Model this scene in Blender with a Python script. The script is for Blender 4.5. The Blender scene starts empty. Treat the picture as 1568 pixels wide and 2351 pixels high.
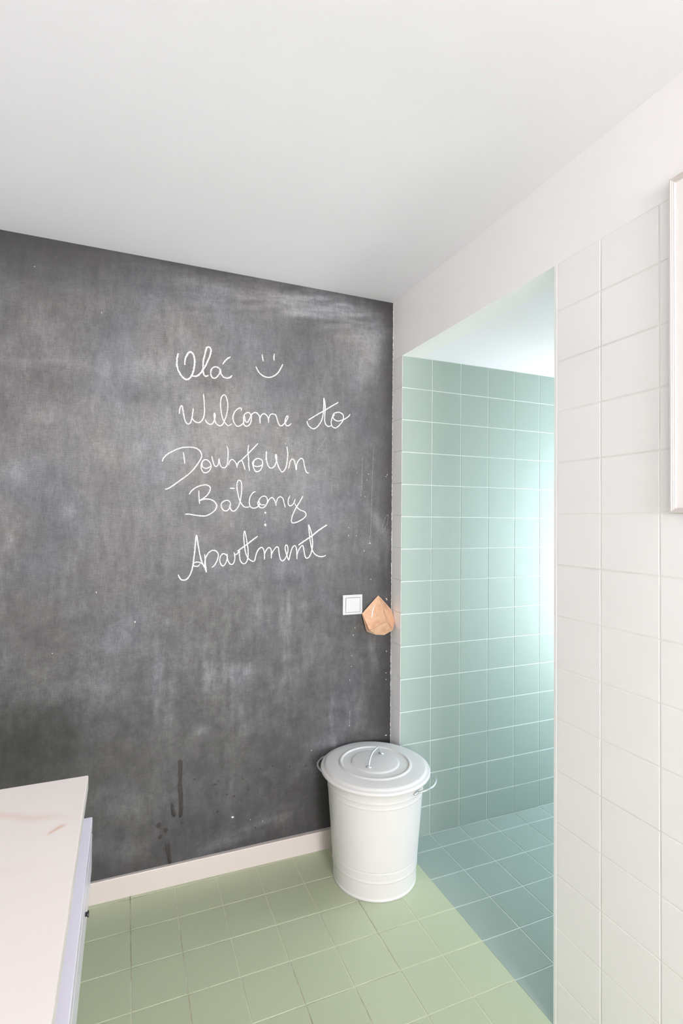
import bpy, bmesh, math, random
import numpy as np
from mathutils import Matrix, Vector

random.seed(7)
scene = bpy.context.scene
COL = scene.collection

# ------------------------------------------------------------------ camera
cam_data = bpy.data.cameras.new('camera')
cam = bpy.data.objects.new('camera', cam_data)
COL.objects.link(cam)
yaw, pitch, roll = 0.3805, 0.0180, 0.0092
fw = Vector((math.sin(yaw)*math.cos(pitch), math.cos(yaw)*math.cos(pitch), math.sin(pitch)))
rt = Vector((math.cos(yaw), -math.sin(yaw), 0.0))
up = rt.cross(fw)
r2 = rt*math.cos(roll) + up*math.sin(roll)
u2 = -rt*math.sin(roll) + up*math.cos(roll)
m = Matrix((r2, u2, -fw)).transposed().to_4x4()
m.translation = Vector((-1.1364, -2.0904, 1.4154))
cam.matrix_world = m
cam_data.sensor_fit = 'VERTICAL'
cam_data.sensor_height = 36.0
cam_data.sensor_width = 24.0
cam_data.lens = 1176.47/2351*36.0
cam_data.shift_x = (784.0-761.4)/2351
cam_data.shift_y = (1171.8-1175.5)/2351
cam_data.clip_start = 0.02
scene.camera = cam

# ------------------------------------------------------------------ world, daylight, exposure
world = bpy.data.worlds.new('world')
scene.world = world
world.use_nodes = True
wn = world.node_tree.nodes
wn['Background'].inputs['Color'].default_value = (0.80, 0.88, 1.0, 1)
wn['Background'].inputs['Strength'].default_value = 1.0

def area(name, loc, rot, sx, sy, power, color):
    l = bpy.data.lights.new(name, 'AREA')
    l.shape = 'RECTANGLE'; l.size = sx; l.size_y = sy
    l.energy = power; l.color = color
    o = bpy.data.objects.new(name, l); COL.objects.link(o)
    o.location = loc; o.rotation_euler = rot
    return o

# room extents (metres)
XL, YF, ZC = -1.76, -6.40, 2.4235       # left wall, wall behind the camera (set far back to even out the light), ceiling
YS, YE, ZL = -0.0884, -0.9658, 2.1545   # shower tile wall, far edge of the white tiled wall, shower ceiling
XS, YN = 2.40, -0.985                    # shower outer wall, shower near wall
P, PZ = 0.1575, 0.1447                  # tile pitch
Y0, ZJ, ZR, W1 = -0.0261, 0.1292, 0.1350, 1.1200

# daylight: an unseen window added behind the camera to fill the room, and the tall shower window with blue sky light
# falling in from above and neutral light thrown up from the ground outside
area('unseen_window_fill', (-0.80, YF+0.03, 1.45), (math.radians(90), 0, 0), 1.35, 1.45, 126, (1.0, 0.966, 1.04)).data.spread = math.radians(150)
area('shower_window_sky_light', (1.74, YN+0.05, 1.15), (math.radians(90-20), 0, 0), 1.00, 1.45, 47, (0.60, 0.78, 1.0))
area('shower_window_ground_light', (1.74, YN+0.06, 1.15), (math.radians(90+30), 0, 0), 1.00, 1.45, 34, (1.0, 0.92, 0.86))

vs = scene.view_settings
vs.view_transform = 'Standard'
vs.look = 'None'
vs.exposure = 0.28
vs.gamma = 1.0
vs.use_curve_mapping = False
scene.cycles.use_denoising = True
scene.cycles.max_bounces = 7
scene.cycles.diffuse_bounces = 7
scene.cycles.use_light_tree = False
scene.cycles.glossy_bounces = 3
scene.cycles.caustics_reflective = False
scene.cycles.caustics_refractive = False
scene.cycles.adaptive_threshold = 0.04

# ------------------------------------------------------------------ helpers
def lin(r, g, b):
    def f(c):
        c /= 255.0
        return c/12.92 if c <= 0.04045 else ((c+0.055)/1.055)**2.4
    return (f(r), f(g), f(b), 1.0)

class NT:
    def __init__(self, name):
        self.m = bpy.data.materials.new(name)
        self.m.use_nodes = True
        self.t = self.m.node_tree
        self.b = self.t.nodes['Principled BSDF']
    def n(self, typ, **kw):
        nd = self.t.nodes.new(typ)
        for k, v in kw.items():
            if k.startswith('_'):
                setattr(nd, k[1:], v)
            else:
                nd.inputs[k.replace('__', ' ')].default_value = v
        return nd
    def l(self, a, b): self.t.links.new(a, b)
    def coords(self, scale=(1, 1, 1), obj=False):
        if obj:
            src = self.n('ShaderNodeTexCoord').outputs['Object']
        else:
            src = self.n('ShaderNodeNewGeometry').outputs['Position']
        mp = self.n('ShaderNodeMapping'); mp.inputs['Scale'].default_value = scale
        self.l(src, mp.inputs['Vector'])
        return mp.outputs['Vector']
    def noise(self, vec, scale, detail=3, rough=0.55):
        nd = self.n('ShaderNodeTexNoise', Scale=scale, Detail=detail, Roughness=rough)
        self.l(vec, nd.inputs['Vector'])
        return nd.outputs['Fac']
    def ramp(self, fac, p0, p1, v0=0.0, v1=1.0):
        nd = self.n('ShaderNodeMapRange')
        nd.inputs['From Min'].default_value = p0; nd.inputs['From Max'].default_value = p1
        nd.inputs['To Min'].default_value = v0; nd.inputs['To Max'].default_value = v1
        self.l(fac, nd.inputs['Value'])
        return nd.outputs['Result']
    def math(self, op, a, b=None):
        nd = self.n('ShaderNodeMath', _operation=op)
        for i, v in enumerate((a, b)):
            if v is None: continue
            if isinstance(v, (int, float)): nd.inputs[i].default_value = v
            else: self.l(v, nd.inputs[i])
        return nd.outputs[0]
    def mix(self, fac, a, b):
        nd = self.n('ShaderNodeMix', _data_type='RGBA')
        for s, v in ((nd.inputs[0], fac), (nd.inputs[6], a), (nd.inputs[7], b)):
            if isinstance(v, (int, float, tuple)): s.default_value = v
            else: self.l(v, s)
        return nd.outputs[2]
    def bump(self, h, strength, dist):
        nd = self.n('ShaderNodeBump', Strength=strength, Distance=dist)
        self.l(h, nd.inputs['Height'])
        self.l(nd.outputs['Normal'], self.b.inputs['Normal'])
    def col(self, c):
        if isinstance(c, tuple): self.b.inputs['Base Color'].default_value = c
        else: self.l(c, self.b.inputs['Base Color'])
    def set(self, **kw):
        for k, v in kw.items():
            s = self.b.inputs[k.replace('_', ' ')]
            if isinstance(v, (int, float, tuple)): s.default_value = v
            else: self.l(v, s)
        return self.m

def mat_paint(name, c, rough=0.7, var=0.03, scale=3.0, bump=0.02):
    t = NT(name)
    v = t.coords()
    f = t.ramp(t.noise(v, scale, 4), 0.3, 0.7)
    dk = tuple(x*(1-var) for x in c[:3]) + (1,)
    t.col(t.mix(f, dk, c))
    if bump: t.bump(t.noise(v, 180, 1), bump, 0.002)
    return t.set(Roughness=rough)

def mat_tile(name, c, rough, var, dirt, spec=0.5):
    t = NT(name)
    v = t.coords()
    info = t.n('ShaderNodeObjectInfo')
    f = t.math('ADD', t.math('MULTIPLY', info.outputs['Random'], 0.6), t.math('MULTIPLY', t.noise(v, 2.5, 2), 0.5))
    dk = tuple(x*(1-var) for x in c[:3]) + (1,)
    c1 = t.mix(f, dk, c)
    t.col(c1)
    t.bump(t.noise(v, 9, 1), 0.05, 0.004)
    r = t.ramp(t.noise(v, 25, 3), 0.3, 0.7, rough*0.96, rough*1.04)
    t.set(Roughness=r)
    t.b.inputs['Specular IOR Level'].default_value = spec
    return t.m

def mat_grout(name, c, c2, lo=0.45, hi=0.6, scale=2.2):
    t = NT(name)
    v = t.coords()
    t.col(t.mix(t.ramp(t.noise(v, scale, 5, 0.65), lo, hi), c, c2))
    return t.set(Roughness=0.9)

def new_obj(name, me, mat=None, parent=None, loc=(0, 0, 0)):
    o = bpy.data.objects.new(name, me)
    COL.objects.link(o)
    o.location = loc
    if mat is not None and not me.materials:
        me.materials.append(mat)
    if parent is not None:
        o.parent = parent
    return o

def mesh(name, vs_, fs, smooth=False):
    me = bpy.data.meshes.new(name)
    me.from_pydata([tuple(v) for v in vs_], [], fs)
    me.update()
    if smooth:
        for p in me.polygons: p.use_smooth = True
    return me

BOXF = [(0, 3, 2, 1), (4, 5, 6, 7), (0, 1, 5, 4), (1, 2, 6, 5), (2, 3, 7, 6), (3, 0, 4, 7)]
def box_data(x0, x1, y0, y1, z0, z1):
    return [(x0, y0, z0), (x1, y0, z0), (x1, y1, z0), (x0, y1, z0), (x0, y0, z1), (x1, y0, z1), (x1, y1, z1), (x0, y1, z1)]

def boxes(name, lst, mat, parent=None, bevel=0.0, seg=2):
    bm = bmesh.new()
    for b in lst:
        vv = [bm.verts.new(c) for c in box_data(*b)]
        for f in BOXF: bm.faces.new([vv[i] for i in f])
    if bevel:
        bmesh.ops.bevel(bm, geom=list(bm.edges), offset=bevel, segments=seg, profile=0.6, affect='EDGES')
    bm.normal_update()
    me = bpy.data.meshes.new(name); bm.to_mesh(me); bm.free()
    return new_obj(name, me, mat, parent)

def struct(o):
    o['kind'] = 'structure'
    return o

def tag(o, label, cat, group=None):
    o['label'] = label; o['category'] = cat
    if group: o['group'] = group
    return o

def empty(name, loc):
    o = bpy.data.objects.new(name, None); COL.objects.link(o); o.location = loc
    o.empty_display_size = 0.05
    return o

_tm = {}
def tile_mesh(du, dv, axis, mat, th=0.006, bev=0.0009):
    """a bevelled tile: du x dv on its face, the face centre at the origin; axis = face normal ('z', '-y', '-x')"""
    key = (round(du, 4), round(dv, 4), axis, mat.name)
    if key in _tm: return _tm[key]
    a, b = du/2, dv/2
    pts = []
    for (w, d) in ((0.0, th), (0.0, bev), (bev, 0.0)):
        pts += [(-a+w, -b+w, -d), (a-w, -b+w, -d), (a-w, b-w, -d), (-a+w, b-w, -d)]
    fs = [(8, 9, 10, 11)]
    for k in (0, 4):
        for i in range(4):
            j = (i+1) % 4
            fs.append((k+i, k+j, k+4+j, k+4+i))
    if axis == '-y': pts = [(x, -z, y) for x, y, z in pts]
    if axis == '-x': pts = [(-z, -x, y) for x, y, z in pts]
    me = mesh('tile', pts, fs)
    me.materials.append(mat)
    _tm[key] = me
    return me

def tile(u0, u1, v0, v1, axis, plane, mat, parent, joint):
    """one tile as an object: u,v bounds along (x,y) for z, (x,z) for -y, (y,z) for -x"""
    du, dv = abs(u1-u0)-joint, abs(v1-v0)-joint
    if du < 0.006 or dv < 0.006: return None
    cu, cv = (u0+u1)/2, (v0+v1)/2
    loc = {'z': (cu, cv, plane), '-y': (cu, plane, cv), '-x': (plane, cu, cv)}[axis]
    o = new_obj('tile', tile_mesh(du, dv, axis, mat), None, parent, loc)
    e = 0.0011
    o.rotation_euler = (random.uniform(-e, e), random.uniform(-e, e), random.uniform(-e, e))
    return o

def tube(bm, pts, r, seg=10, caps=True):
    """a round tube through pts"""
    pts = [Vector(p) for p in pts]
    rings = []
    t0 = (pts[1]-pts[0]).normalized()
    nrm = t0.orthogonal().normalized()
    for i, p in enumerate(pts):
        t = (pts[min(i+1, len(pts)-1)]-pts[max(i-1, 0)]).normalized()
        nrm = (nrm - t*nrm.dot(t)).normalized()
        bn = t.cross(nrm)
        rr = r[i] if isinstance(r, (list, tuple)) else r
        rings.append([bm.verts.new(p+(nrm*math.cos(2*math.pi*k/seg)+bn*math.sin(2*math.pi*k/seg))*rr) for k in range(seg)])
    for a, b in zip(rings, rings[1:]):
        for k in range(seg):
            bm.faces.new((a[k], a[(k+1) % seg], b[(k+1) % seg], b[k]))
    if caps:
        bm.faces.new(list(reversed(rings[0]))); bm.faces.new(rings[-1])

def bm_obj(name, bm, mat, parent=None, smooth=True, loc=(0, 0, 0)):
    bmesh.ops.recalc_face_normals(bm, faces=list(bm.faces))
    me = bpy.data.meshes.new(name); bm.to_mesh(me); bm.free()
    if smooth:
        for p in me.polygons: p.use_smooth = True
    return new_obj(name, me, mat, parent, loc)

def lathe(name, prof, mat, parent, seg=96, smooth_angle=35):
    """surface of revolution about z from (r, z) pairs"""
    vv, fs = [], []
    for r, z in prof:
        for k in range(seg):
            a = 2*math.pi*k/seg
            vv.append((r*math.cos(a), r*math.sin(a), z))
    for i in range(len(prof)-1):
        for k in range(seg):
            j = (k+1) % seg
            fs.append((i*seg+k, i*seg+j, (i+1)*seg+j, (i+1)*seg+k))
    me = mesh(name, vv, fs, True)
    bm = bmesh.new(); bm.from_mesh(me)
    bmesh.ops.remove_doubles(bm, verts=list(bm.verts), dist=1e-6)
    bmesh.ops.recalc_face_normals(bm, faces=list(bm.faces))
    for e in bm.edges:
        if len(e.link_faces) == 2 and e.calc_face_angle(0) > math.radians(smooth_angle): e.smooth = False
    bm.to_mesh(me); bm.free()
    return new_obj(name, me, mat, parent)

def catmull(pts, step):
    pts = [Vector((p[0], p[1], 0)) for p in pts]
    out = []
    n = len(pts)
    for i in range(n-1):
        p0, p1, p2, p3 = pts[max(i-1, 0)], pts[i], pts[i+1], pts[min(i+2, n-1)]
        k = max(2, int((p2-p1).length/step))
        for j in range(k):
            t = j/k
            out.append(0.5*((2*p1)+(p2-p0)*t+(2*p0-5*p1+4*p2-p3)*t*t+(3*p1-p0-3*p2+p3)*t**3))
    out.append(pts[-1])
    return out

# ------------------------------------------------------------------ materials
M_ceiling = mat_paint('ceiling_paint', lin(241, 240, 244), 0.8, 0.01, 3.0, 0.0)
M_wall = mat_paint('white_wall_paint', lin(243, 241, 240), 0.75, 0.015)
M_base = mat_paint('baseboard_paint', lin(208, 199, 192), 0.45, 0.02)
M_green = mat_tile('sage_green_tile', lin(181, 190, 160), 0.34, 0.05, lin(225, 230, 215))
M_teal = mat_tile('teal_tile', lin(151, 165, 155), 0.52, 0.05, lin(215, 228, 225), 0.35)
M_white = mat_tile('white_tile', lin(240, 239, 238), 0.22, 0.012, lin(245, 244, 240))
M_grout_g = mat_grout('floor_grout', lin(206, 204, 180), lin(140, 126, 106), 0.48, 0.62)
M_grout_t = mat_grout('shower_grout', lin(206, 214, 208), lin(184, 186, 178), 0.5, 0.7)
M_grout_w = mat_grout('white_grout', lin(231, 229, 226), lin(214, 211, 206), 0.45, 0.7)
t_ = NT('chalk'); t_.col(t_.mix(t_.ramp(t_.noise(t_.coords(), 420, 2), 0.34, 0.5), lin(150, 148, 150), lin(240, 236, 232))); M_chalk = t_.set(Roughness=0.95)
t_ = NT('faint_chalk'); t_.col(t_.mix(t_.ramp(t_.noise(t_.coords(), 260, 2), 0.4, 0.6), lin(112, 111, 112), lin(190, 188, 186))); M_scratch = t_.set(Roughness=0.95)
t_ = NT('chipped_paint_and_glint'); t_.col(t_.mix(t_.noise(t_.coords(), 200), lin(225, 222, 216), lin(245, 243, 238))); M_chip_glint = t_.set(Roughness=0.8)  # paint chips, and the white of the pouch's painted highlight
t_ = NT('water_stain'); t_.col(t_.mix(t_.ramp(t_.noise(t_.coords(), 130, 4), 0.35, 0.65), lin(42, 37, 35), lin(58, 53, 51))); M_stain = t_.set(Roughness=0.55)
M_enamel = mat_paint('white_enamel', lin(212, 210, 207), 0.38, 0.01, 6, 0.0)
t_ = NT('zinc_wire'); t_.col(t_.mix(t_.noise(t_.coords(), 60), lin(206, 213, 215), lin(230, 234, 236))); M_zinc = t_.set(Metallic=0.75, Roughness=0.3)
M_plastic = mat_paint('white_plastic', lin(202, 201, 201), 0.35, 0.005, 4, 0.0)
t_ = NT('peach_leather')
v_ = t_.coords()
t_.col(t_.mix(t_.ramp(t_.noise(v_, 38, 4), 0.35, 0.7), lin(206, 157, 124), lin(222, 183, 150)))
t_.bump(t_.noise(v_, 160, 3), 0.25, 0.002)
M_leather = t_.set(Roughness=0.42)
t_ = NT('leather_crease'); t_.col(t_.mix(t_.noise(t_.coords(), 90), lin(170, 118, 88), lin(192, 142, 110))); M_crease = t_.set(Roughness=0.6)
t_ = NT('stitch_thread'); t_.col(t_.mix(t_.noise(t_.coords(), 300), lin(216, 178, 148), lin(232, 204, 180))); M_stitch = t_.set(Roughness=0.8)
t_ = NT('marble')
v_ = t_.coords()
sp_ = t_.n('ShaderNodeSeparateXYZ'); t_.l(v_, sp_.inputs[0])
wob = t_.math('MULTIPLY', t_.math('SUBTRACT', t_.noise(v_, 14, 3), 0.5), 0.05)
def vein(x0, y0, x1, y1, w, k):
    """a soft mineral vein along a segment of the slab"""
    L_ = math.hypot(x1-x0, y1-y0); ux, uy = (x1-x0)/L_, (y1-y0)/L_
    dx = t_.math('SUBTRACT', sp_.outputs['X'], x0); dy = t_.math('SUBTRACT', sp_.outputs['Y'], y0)
    al = t_.math('ADD', t_.math('MULTIPLY', dx, ux), t_.math('MULTIPLY', dy, uy))
    ac = t_.math('ADD', t_.math('SUBTRACT', t_.math('MULTIPLY', dy, ux), t_.math('MULTIPLY', dx, uy)), t_.math('MULTIPLY', wob, min(1.0, w*60)))
    ea = t_.math('SUBTRACT', 1.0, t_.ramp(t_.math('ABSOLUTE', ac), 0.0, w))
    eb = t_.math('MULTIPLY', t_.ramp(al, 0.0, L_*0.25), t_.ramp(al, L_*0.75, L_, 1.0, 0.0))
    return t_.math('MULTIPLY', t_.math('MULTIPLY', ea, eb), k)
vs_ = vein(-1.50, -0.90, -1.215, -1.035, 0.020, 0.30)
for a_ in ((-1.258, -1.069, -1.226, -1.044, 0.007, 0.75), (-1.70, -1.25, -1.24, -1.14, 0.03, 0.12), (-1.60, -1.70, -1.22, -1.45, 0.03, 0.2), (-1.65, -2.3, -1.25, -2.0, 0.03, 0.3)):
    vs_ = t_.math('ADD', vs_, vein(*a_))
t_.col(t_.mix(vs_, t_.mix(t_.noise(v_, 4, 4), lin(234, 226, 220), lin(238, 232, 229)), lin(214, 172, 140)))
M_marble = t_.set(Roughness=0.3)
M_lacquer = mat_paint('lilac_white_lacquer', lin(228, 226, 238), 0.25, 0.01, 2, 0.0)
M_dark = mat_paint('dark_knob', lin(40, 38, 40), 0.4, 0.1, 20, 0.0)
M_frame = mat_paint('frame_paint', lin(212, 204, 200), 0.4, 0.015, 8, 0.0)
M_panel = mat_paint('cream_panel', lin(240, 236, 233), 0.5, 0.01, 3, 0.0)
t_ = NT('window_glass')
t_.set(Roughness=0.05); t_.b.inputs['Transmission Weight'].default_value = 1.0
t_.col(t_.mix(t_.noise(t_.coords(), 2), (0.96, 0.98, 0.98, 1), (1, 1, 1, 1)))
M_glass = t_.m

# ------------------------------------------------------------------ the setting: floors
floor = struct(boxes('floor', [(XL-0.1, 0.0, YF-0.1, 0.1, -0.12, -0.0013)], M_grout_g))
JG, JT, JW = 0.0030, 0.0036, 0.0034
ys = [0.0]
y = Y0
while y > -3.4: ys.append(y); y -= P
for i in range(len(ys)-1):
    k = 0
    while -k*P > XL:
        x1 = -k*P; x0 = max(-(k+1)*P, XL)
        tile(x0, x1 + (JG/2 if k == 0 else 0), ys[i+1], ys[i], 'z', 0.0, M_green, floor, JG)
        k += 1
floor_s = struct(boxes('floor_shower', [(0.0, XS+0.1, YN-0.1, 0.1, -0.12, -0.0014)], M_grout_t))
ysb = [YS, Y0-P]
while ysb[-1]-P > YN: ysb.append(ysb[-1]-P)
ysb.append(YN)
xsb = [k*P for k in range(18) if k*P < XS] + [XS]
for i in range(len(ysb)-1):
    for k in range(len(xsb)-1):
        tile(xsb[k] - (JT/2 if k == 0 else 0), xsb[k+1], ysb[i+1], ysb[i], 'z', 0.0, M_teal, floor_s, JT)

# ------------------------------------------------------------------ ceilings
struct(boxes('ceiling', [(XL-0.1, 0.1, YF-0.1, 0.1, ZC, ZC+0.1)], M_ceiling))
struct(boxes('ceiling_shower', [(0.10, XS+0.1, YN-0.1, 0.1, ZL, ZL+0.1)], M_ceiling))

# ------------------------------------------------------------------ right wall: plaster, white tiles, opening to the shower
wall_r = struct(boxes('wall_right', [
    (0.0015, 0.10, YF-0.1, YE, 0.0, ZL),
    (0.0015, 0.10, YF-0.1, 0.1, ZL, ZC)], M_wall))
backing = boxes('grout_bed', [(0.0006, 0.0016, -3.35, YE-0.0005, 0.0, ZL)], M_grout_w, wall_r)
zr = [0.0] + [ZR + j*PZ for j in range(14)] + [ZL]
yc = [YE-0.009, -W1]
while yc[-1]-P > YF: yc.append(yc[-1]-P)
yc.append(YF)
yc = [q_ for q_ in yc if q_ > -3.35]
for i in range(len(yc)-1):
    for j in range(len(zr)-1):
        tile(yc[i+1], yc[i], zr[j], zr[j+1], '-x', 0.0, M_white, wall_r, JW)
struct(boxes('trim_1', [(-0.0003, 0.03, YE-0.0088, YE+0.0012, 0.0, ZL)], M_white, None, 0.0005))

# ------------------------------------------------------------------ shower walls
wall_s = struct(boxes('wall_shower', [(0.0015, XS+0.1, YS+0.0014, 0.1, 0.0, ZL)], M_grout_t))
zs = [0.0] + [ZJ + j*PZ for j in range(14)] + [ZL]
for k in range(len(xsb)-1):
    for j in range(len(zs)-1):
        tile(xsb[k], xsb[k+1], zs[j], zs[j+1], '-y', YS, M_teal, wall_s, JT)
# the narrow return between the chalkboard corner and the shower
for j in range(len(zr)-1):
    tile(YS, 0.0, zr[j], zr[j+1], '-x', 0.0, M_white, wall_s, JW*0.8)

def wall_with_window(name, axis, plane0, plane1, a0, a1, z0, z1, wa0, wa1, wz0, wz1, mat):
    """a wall slab with one rectangular window hole"""
    def bx(p0, p1, q0, q1):
        return (plane0, plane1, p0, p1, q0, q1) if axis == 'x' else (p0, p1, plane0, plane1, q0, q1)
    return struct(boxes(name, [bx(a0, a1, z0, wz0), bx(a0, a1, wz1, z1), bx(a0, wa0, wz0, wz1), bx(wa1, a1, wz0, wz1)], mat))

def window(name, axis, pl, a0, a1, z0, z1):
    def bx(p0, p1, q0, q1, d0, d1):
        return (pl+d0, pl+d1, p0, p1, q0, q1) if axis == 'x' else (p0, p1, pl+d0, pl+d1, q0, q1)
    w = empty(name, (pl, (a0+a1)/2, z0) if axis == 'x' else ((a0+a1)/2, pl, z0))
    struct(w)
    inv = Matrix.Translation(-w.location)
    def add(nm, lst, mt, bev=0.0):
        o = boxes(nm, lst, mt, None, bev); o.data.transform(inv); o.parent = w; return o
    f = 0.05
    add('window_frame', [bx(a0, a0+f, z0, z1, 0, 0.05), bx(a1-f, a1, z0, z1, 0, 0.05), bx(a0+f, a1-f, z0, z0+f, 0, 0.05), bx(a0+f, a1-f, z1-f, z1, 0, 0.05)], M_plastic, 0.003)
    add('glazing_bar', [bx((a0+a1)/2-0.015, (a0+a1)/2+0.015, z0+f, z1-f, 0.01, 0.04)], M_plastic, 0.003)
    mid = (a0+a1)/2
    add('pane', [bx(a0+f, mid-0.015, z0+f, z1-f, 0.022, 0.028)], M_glass)
    add('pane', [bx(mid+0.015, a1-f, z0+f, z1-f, 0.022, 0.028)], M_glass)
    return w

struct(boxes('wall_left', [(XL-0.1, XL, YF-0.1, 0.1, 0.0, ZC)], M_wall))
wall_with_window('wall_front', 'y', YF-0.1, YF, XL, 0.0, 0.0, ZC, -1.50, -0.10, 0.70, 2.20, M_wall)
window('unseen_window', 'y', YF-0.09, -1.50, -0.10, 0.70, 2.20)  # unseen window, added to carry the fill light from behind the camera
wall_with_window('wall_shower_near', 'y', YN-0.1, YN, 0.10, XS+0.1, 0.0, ZL, 1.22, 2.26, 0.38, 1.92, M_white)
window('window_2', 'y', YN-0.09, 1.22, 2.26, 0.38, 1.92)
struct(boxes('wall_shower_outer', [(XS, XS+0.1, YN-0.1, 0.1, 0.0, ZL)], M_white))

# ------------------------------------------------------------------ the chalkboard wall
def lattice(seed, n=256):
    return np.random.RandomState(seed).rand(n, n)
def vnoise(u, v, L):
    n = L.shape[0]
    iu, iv = np.floor(u).astype(int), np.floor(v).astype(int)
    fu, fv = u-iu, v-iv
    fu, fv = fu*fu*(3-2*fu), fv*fv*(3-2*fv)
    a = L[iu % n, iv % n]; b = L[(iu+1) % n, iv % n]; c = L[iu % n, (iv+1) % n]; d = L[(iu+1) % n, (iv+1) % n]
    return (a*(1-fu)+b*fu)*(1-fv)+(c*(1-fu)+d*fu)*fv
def fbm(u, v, seed, oct=4):
    s, amp, tot = 0, 1.0, 0
    for i in range(oct):
        s = s + amp*vnoise(u*2**i+17*i, v*2**i+31*i, lattice(seed+i)); tot += amp; amp *= 0.55
    return s/tot

DUST = [(-0.859, 2.353, 0.296, 0.049, -6, 0.22, 2),
 (-0.454, 2.393, 0.301, 0.057, -12, 0.34, 2),
 (-0.185, 2.315, 0.131, 0.099, -35, 0.28, 2),
 (-0.129, 2.135, 0.062, 0.139, -10, 0.42, 0),
 (-0.184, 2.187, 0.098, 0.177, -10, 0.2, 0),
 (-0.433, 2.315, 0.141, 0.042, -4, 0.25, 2),
 (-0.626, 2.33, 0.132, 0.046, 8, 0.16, 2),
 (-1.005, 2.095, 0.147, 0.102, 30, 0.25, 0),
 (-1.052, 1.97, 0.112, 0.051, 0, 0.22, 0),
 (-0.925, 2.262, 0.135, 0.07, 20, 0.12, 2),
 (-0.698, 2.173, 0.146, 0.108, 0, 0.1, 0),
 (-1.396, 2.041, 0.039, 0.079, 25, 0.2, 0),
 (-1.477, 1.968, 0.081, 0.031, 0, 0.1, 2),
 (-1.352, 1.983, 0.071, 0.022, 0, 0.08, 2),
 (-0.833, 1.678, 0.327, 0.193, 0, 0.2, 0),
 (-0.618, 1.618, 0.223, 0.145, 0, 0.14, 0),
 (-1.128, 1.811, 0.31, 0.133, 0, 0.1, 0),
 (-1.39, 1.71, 0.153, 0.126, 0, 0.07, 0),
 (-1.51, 1.571, 0.06, 0.054, 0, 0.2, 0),
 (-1.518, 1.303, 0.037, 0.229, 0, 0.16, 1),
 (-1.507, 1.425, 0.053, 0.046, 0, 0.14, 0),
 (-0.425, 1.514, 0.089, 0.113, 0, 0.16, 0),
 (-0.286, 1.825, 0.104, 0.212, 0, 0.1, 1),
 (-0.695, 1.974, 0.218, 0.108, 0, 0.08, 0),
 (-0.26, 1.306, 0.125, 0.115, 0, 0.06, 0),
 (-0.62, 1.066, 0.03, 0.081, 0, 0.34, 1),
 (-0.517, 1.033, 0.027, 0.156, 0, 0.3, 1),
 (-0.754, 1.011, 0.025, 0.158, 0, 0.18, 1),
 (-0.716, 0.788, 0.08, 0.049, 0, 0.28, 1),
 (-0.804, 0.788, 0.038, 0.07, 0, 0.18, 1),
 (-0.75, 0.66, 0.106, 0.088, 0, 0.12, 1),
 (-1.011, 0.793, 0.019, 0.1, 0, 0.34, 1),
 (-0.988, 0.69, 0.042, 0.184, 0, 0.22, 1),
 (-1.205, 0.951, 0.06, 0.057, 0, 0.2, 0),
 (-1.1, 1.0, 0.093, 0.099, 0, 0.13, 1),
 (-0.821, 0.79, 0.034, 0.104, 0, 0.1, 1),
 (-0.868, 0.555, 0.037, 0.024, 20, 0.32, 0),
 (-1.247, 0.786, 0.117, 0.072, 0, 0.12, 0),
 (-1.416, 0.805, 0.11, 0.093, 0, 0.1, 0),
 (-1.328, 1.332, 0.028, 0.143, 0, 0.16, 1),
 (-1.091, 1.397, 0.012, 0.2, 0, 0.14, 1),
 (-1.05, 1.313, 0.009, 0.1, 0, 0.16, 1),
 (-0.896, 1.329, 0.067, 0.103, 0, 0.06, 1),
 (-0.29, 0.527, 0.029, 0.132, 0, 0.36, 1),
 (-0.334, 0.439, 0.082, 0.075, 0, 0.22, 0),
 (-0.169, 0.587, 0.065, 0.155, 0, 0.22, 0),
 (-0.081, 0.42, 0.089, 0.078, 0, 0.14, 0),
 (-0.067, 1.383, 0.027, 0.089, 30, 0.38, 0),
 (-0.11, 1.285, 0.048, 0.043, 0, 0.2, 0),
 (-0.032, 1.244, 0.013, 0.06, 0, 0.3, 0),
 (-0.08, 0.831, 0.022, 0.079, 0, 0.22, 1),
 (-0.678, 0.545, 0.025, 0.159, 0, 0.1, 1),
 (-0.729, 0.412, 0.029, 0.158, 0, 0.1, 1),
 (-1.043, 0.301, 0.112, 0.082, 0, 0.15, 0),
 (-1.167, 0.374, 0.107, 0.097, 0, 0.1, 0),
 (-1.193, 0.187, 0.091, 0.064, 0, 0.12, 0),
 (-1.088, 0.179, 0.063, 0.049, 0, 0.14, 0),
 (-0.743, 0.119, 0.144, 0.021, 13, 0.16, 2),
 (-0.526, 0.179, 0.116, 0.036, 10, 0.1, 2),
 (-0.432, 0.344, 0.139, 0.029, 0, 0.06, 2),
 (-0.674, 0.244, 0.165, 0.088, 0, 0.07, 0),
 (-0.494, 0.738, 0.039, 0.11, 0, 0.14, 1),
 (-0.418, 0.878, 0.079, 0.112, 0, 0.08, 1),
 (-0.857, 0.949, 0.068, 0.121, 0, 0.08, 1),
 (-0.703, 1.168, 0.108, 0.053, 0, 0.1, 0),
 (-1.399, 0.618, 0.125, 0.046, 10, -0.04, 0),
 (-1.373, 0.707, 0.084, 0.025, -15, -0.05, 0),
 (-1.407, 1.898, 0.209, 0.025, -6, -0.06, 2),
 (-1.129, 1.894, 0.047, 0.1, 15, -0.06, 0),
 (-0.45, 2.001, 0.198, 0.075, -8, -0.05, 0),
 (-0.401, 1.157, 0.159, 0.047, 0, -0.06, 0)]


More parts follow.
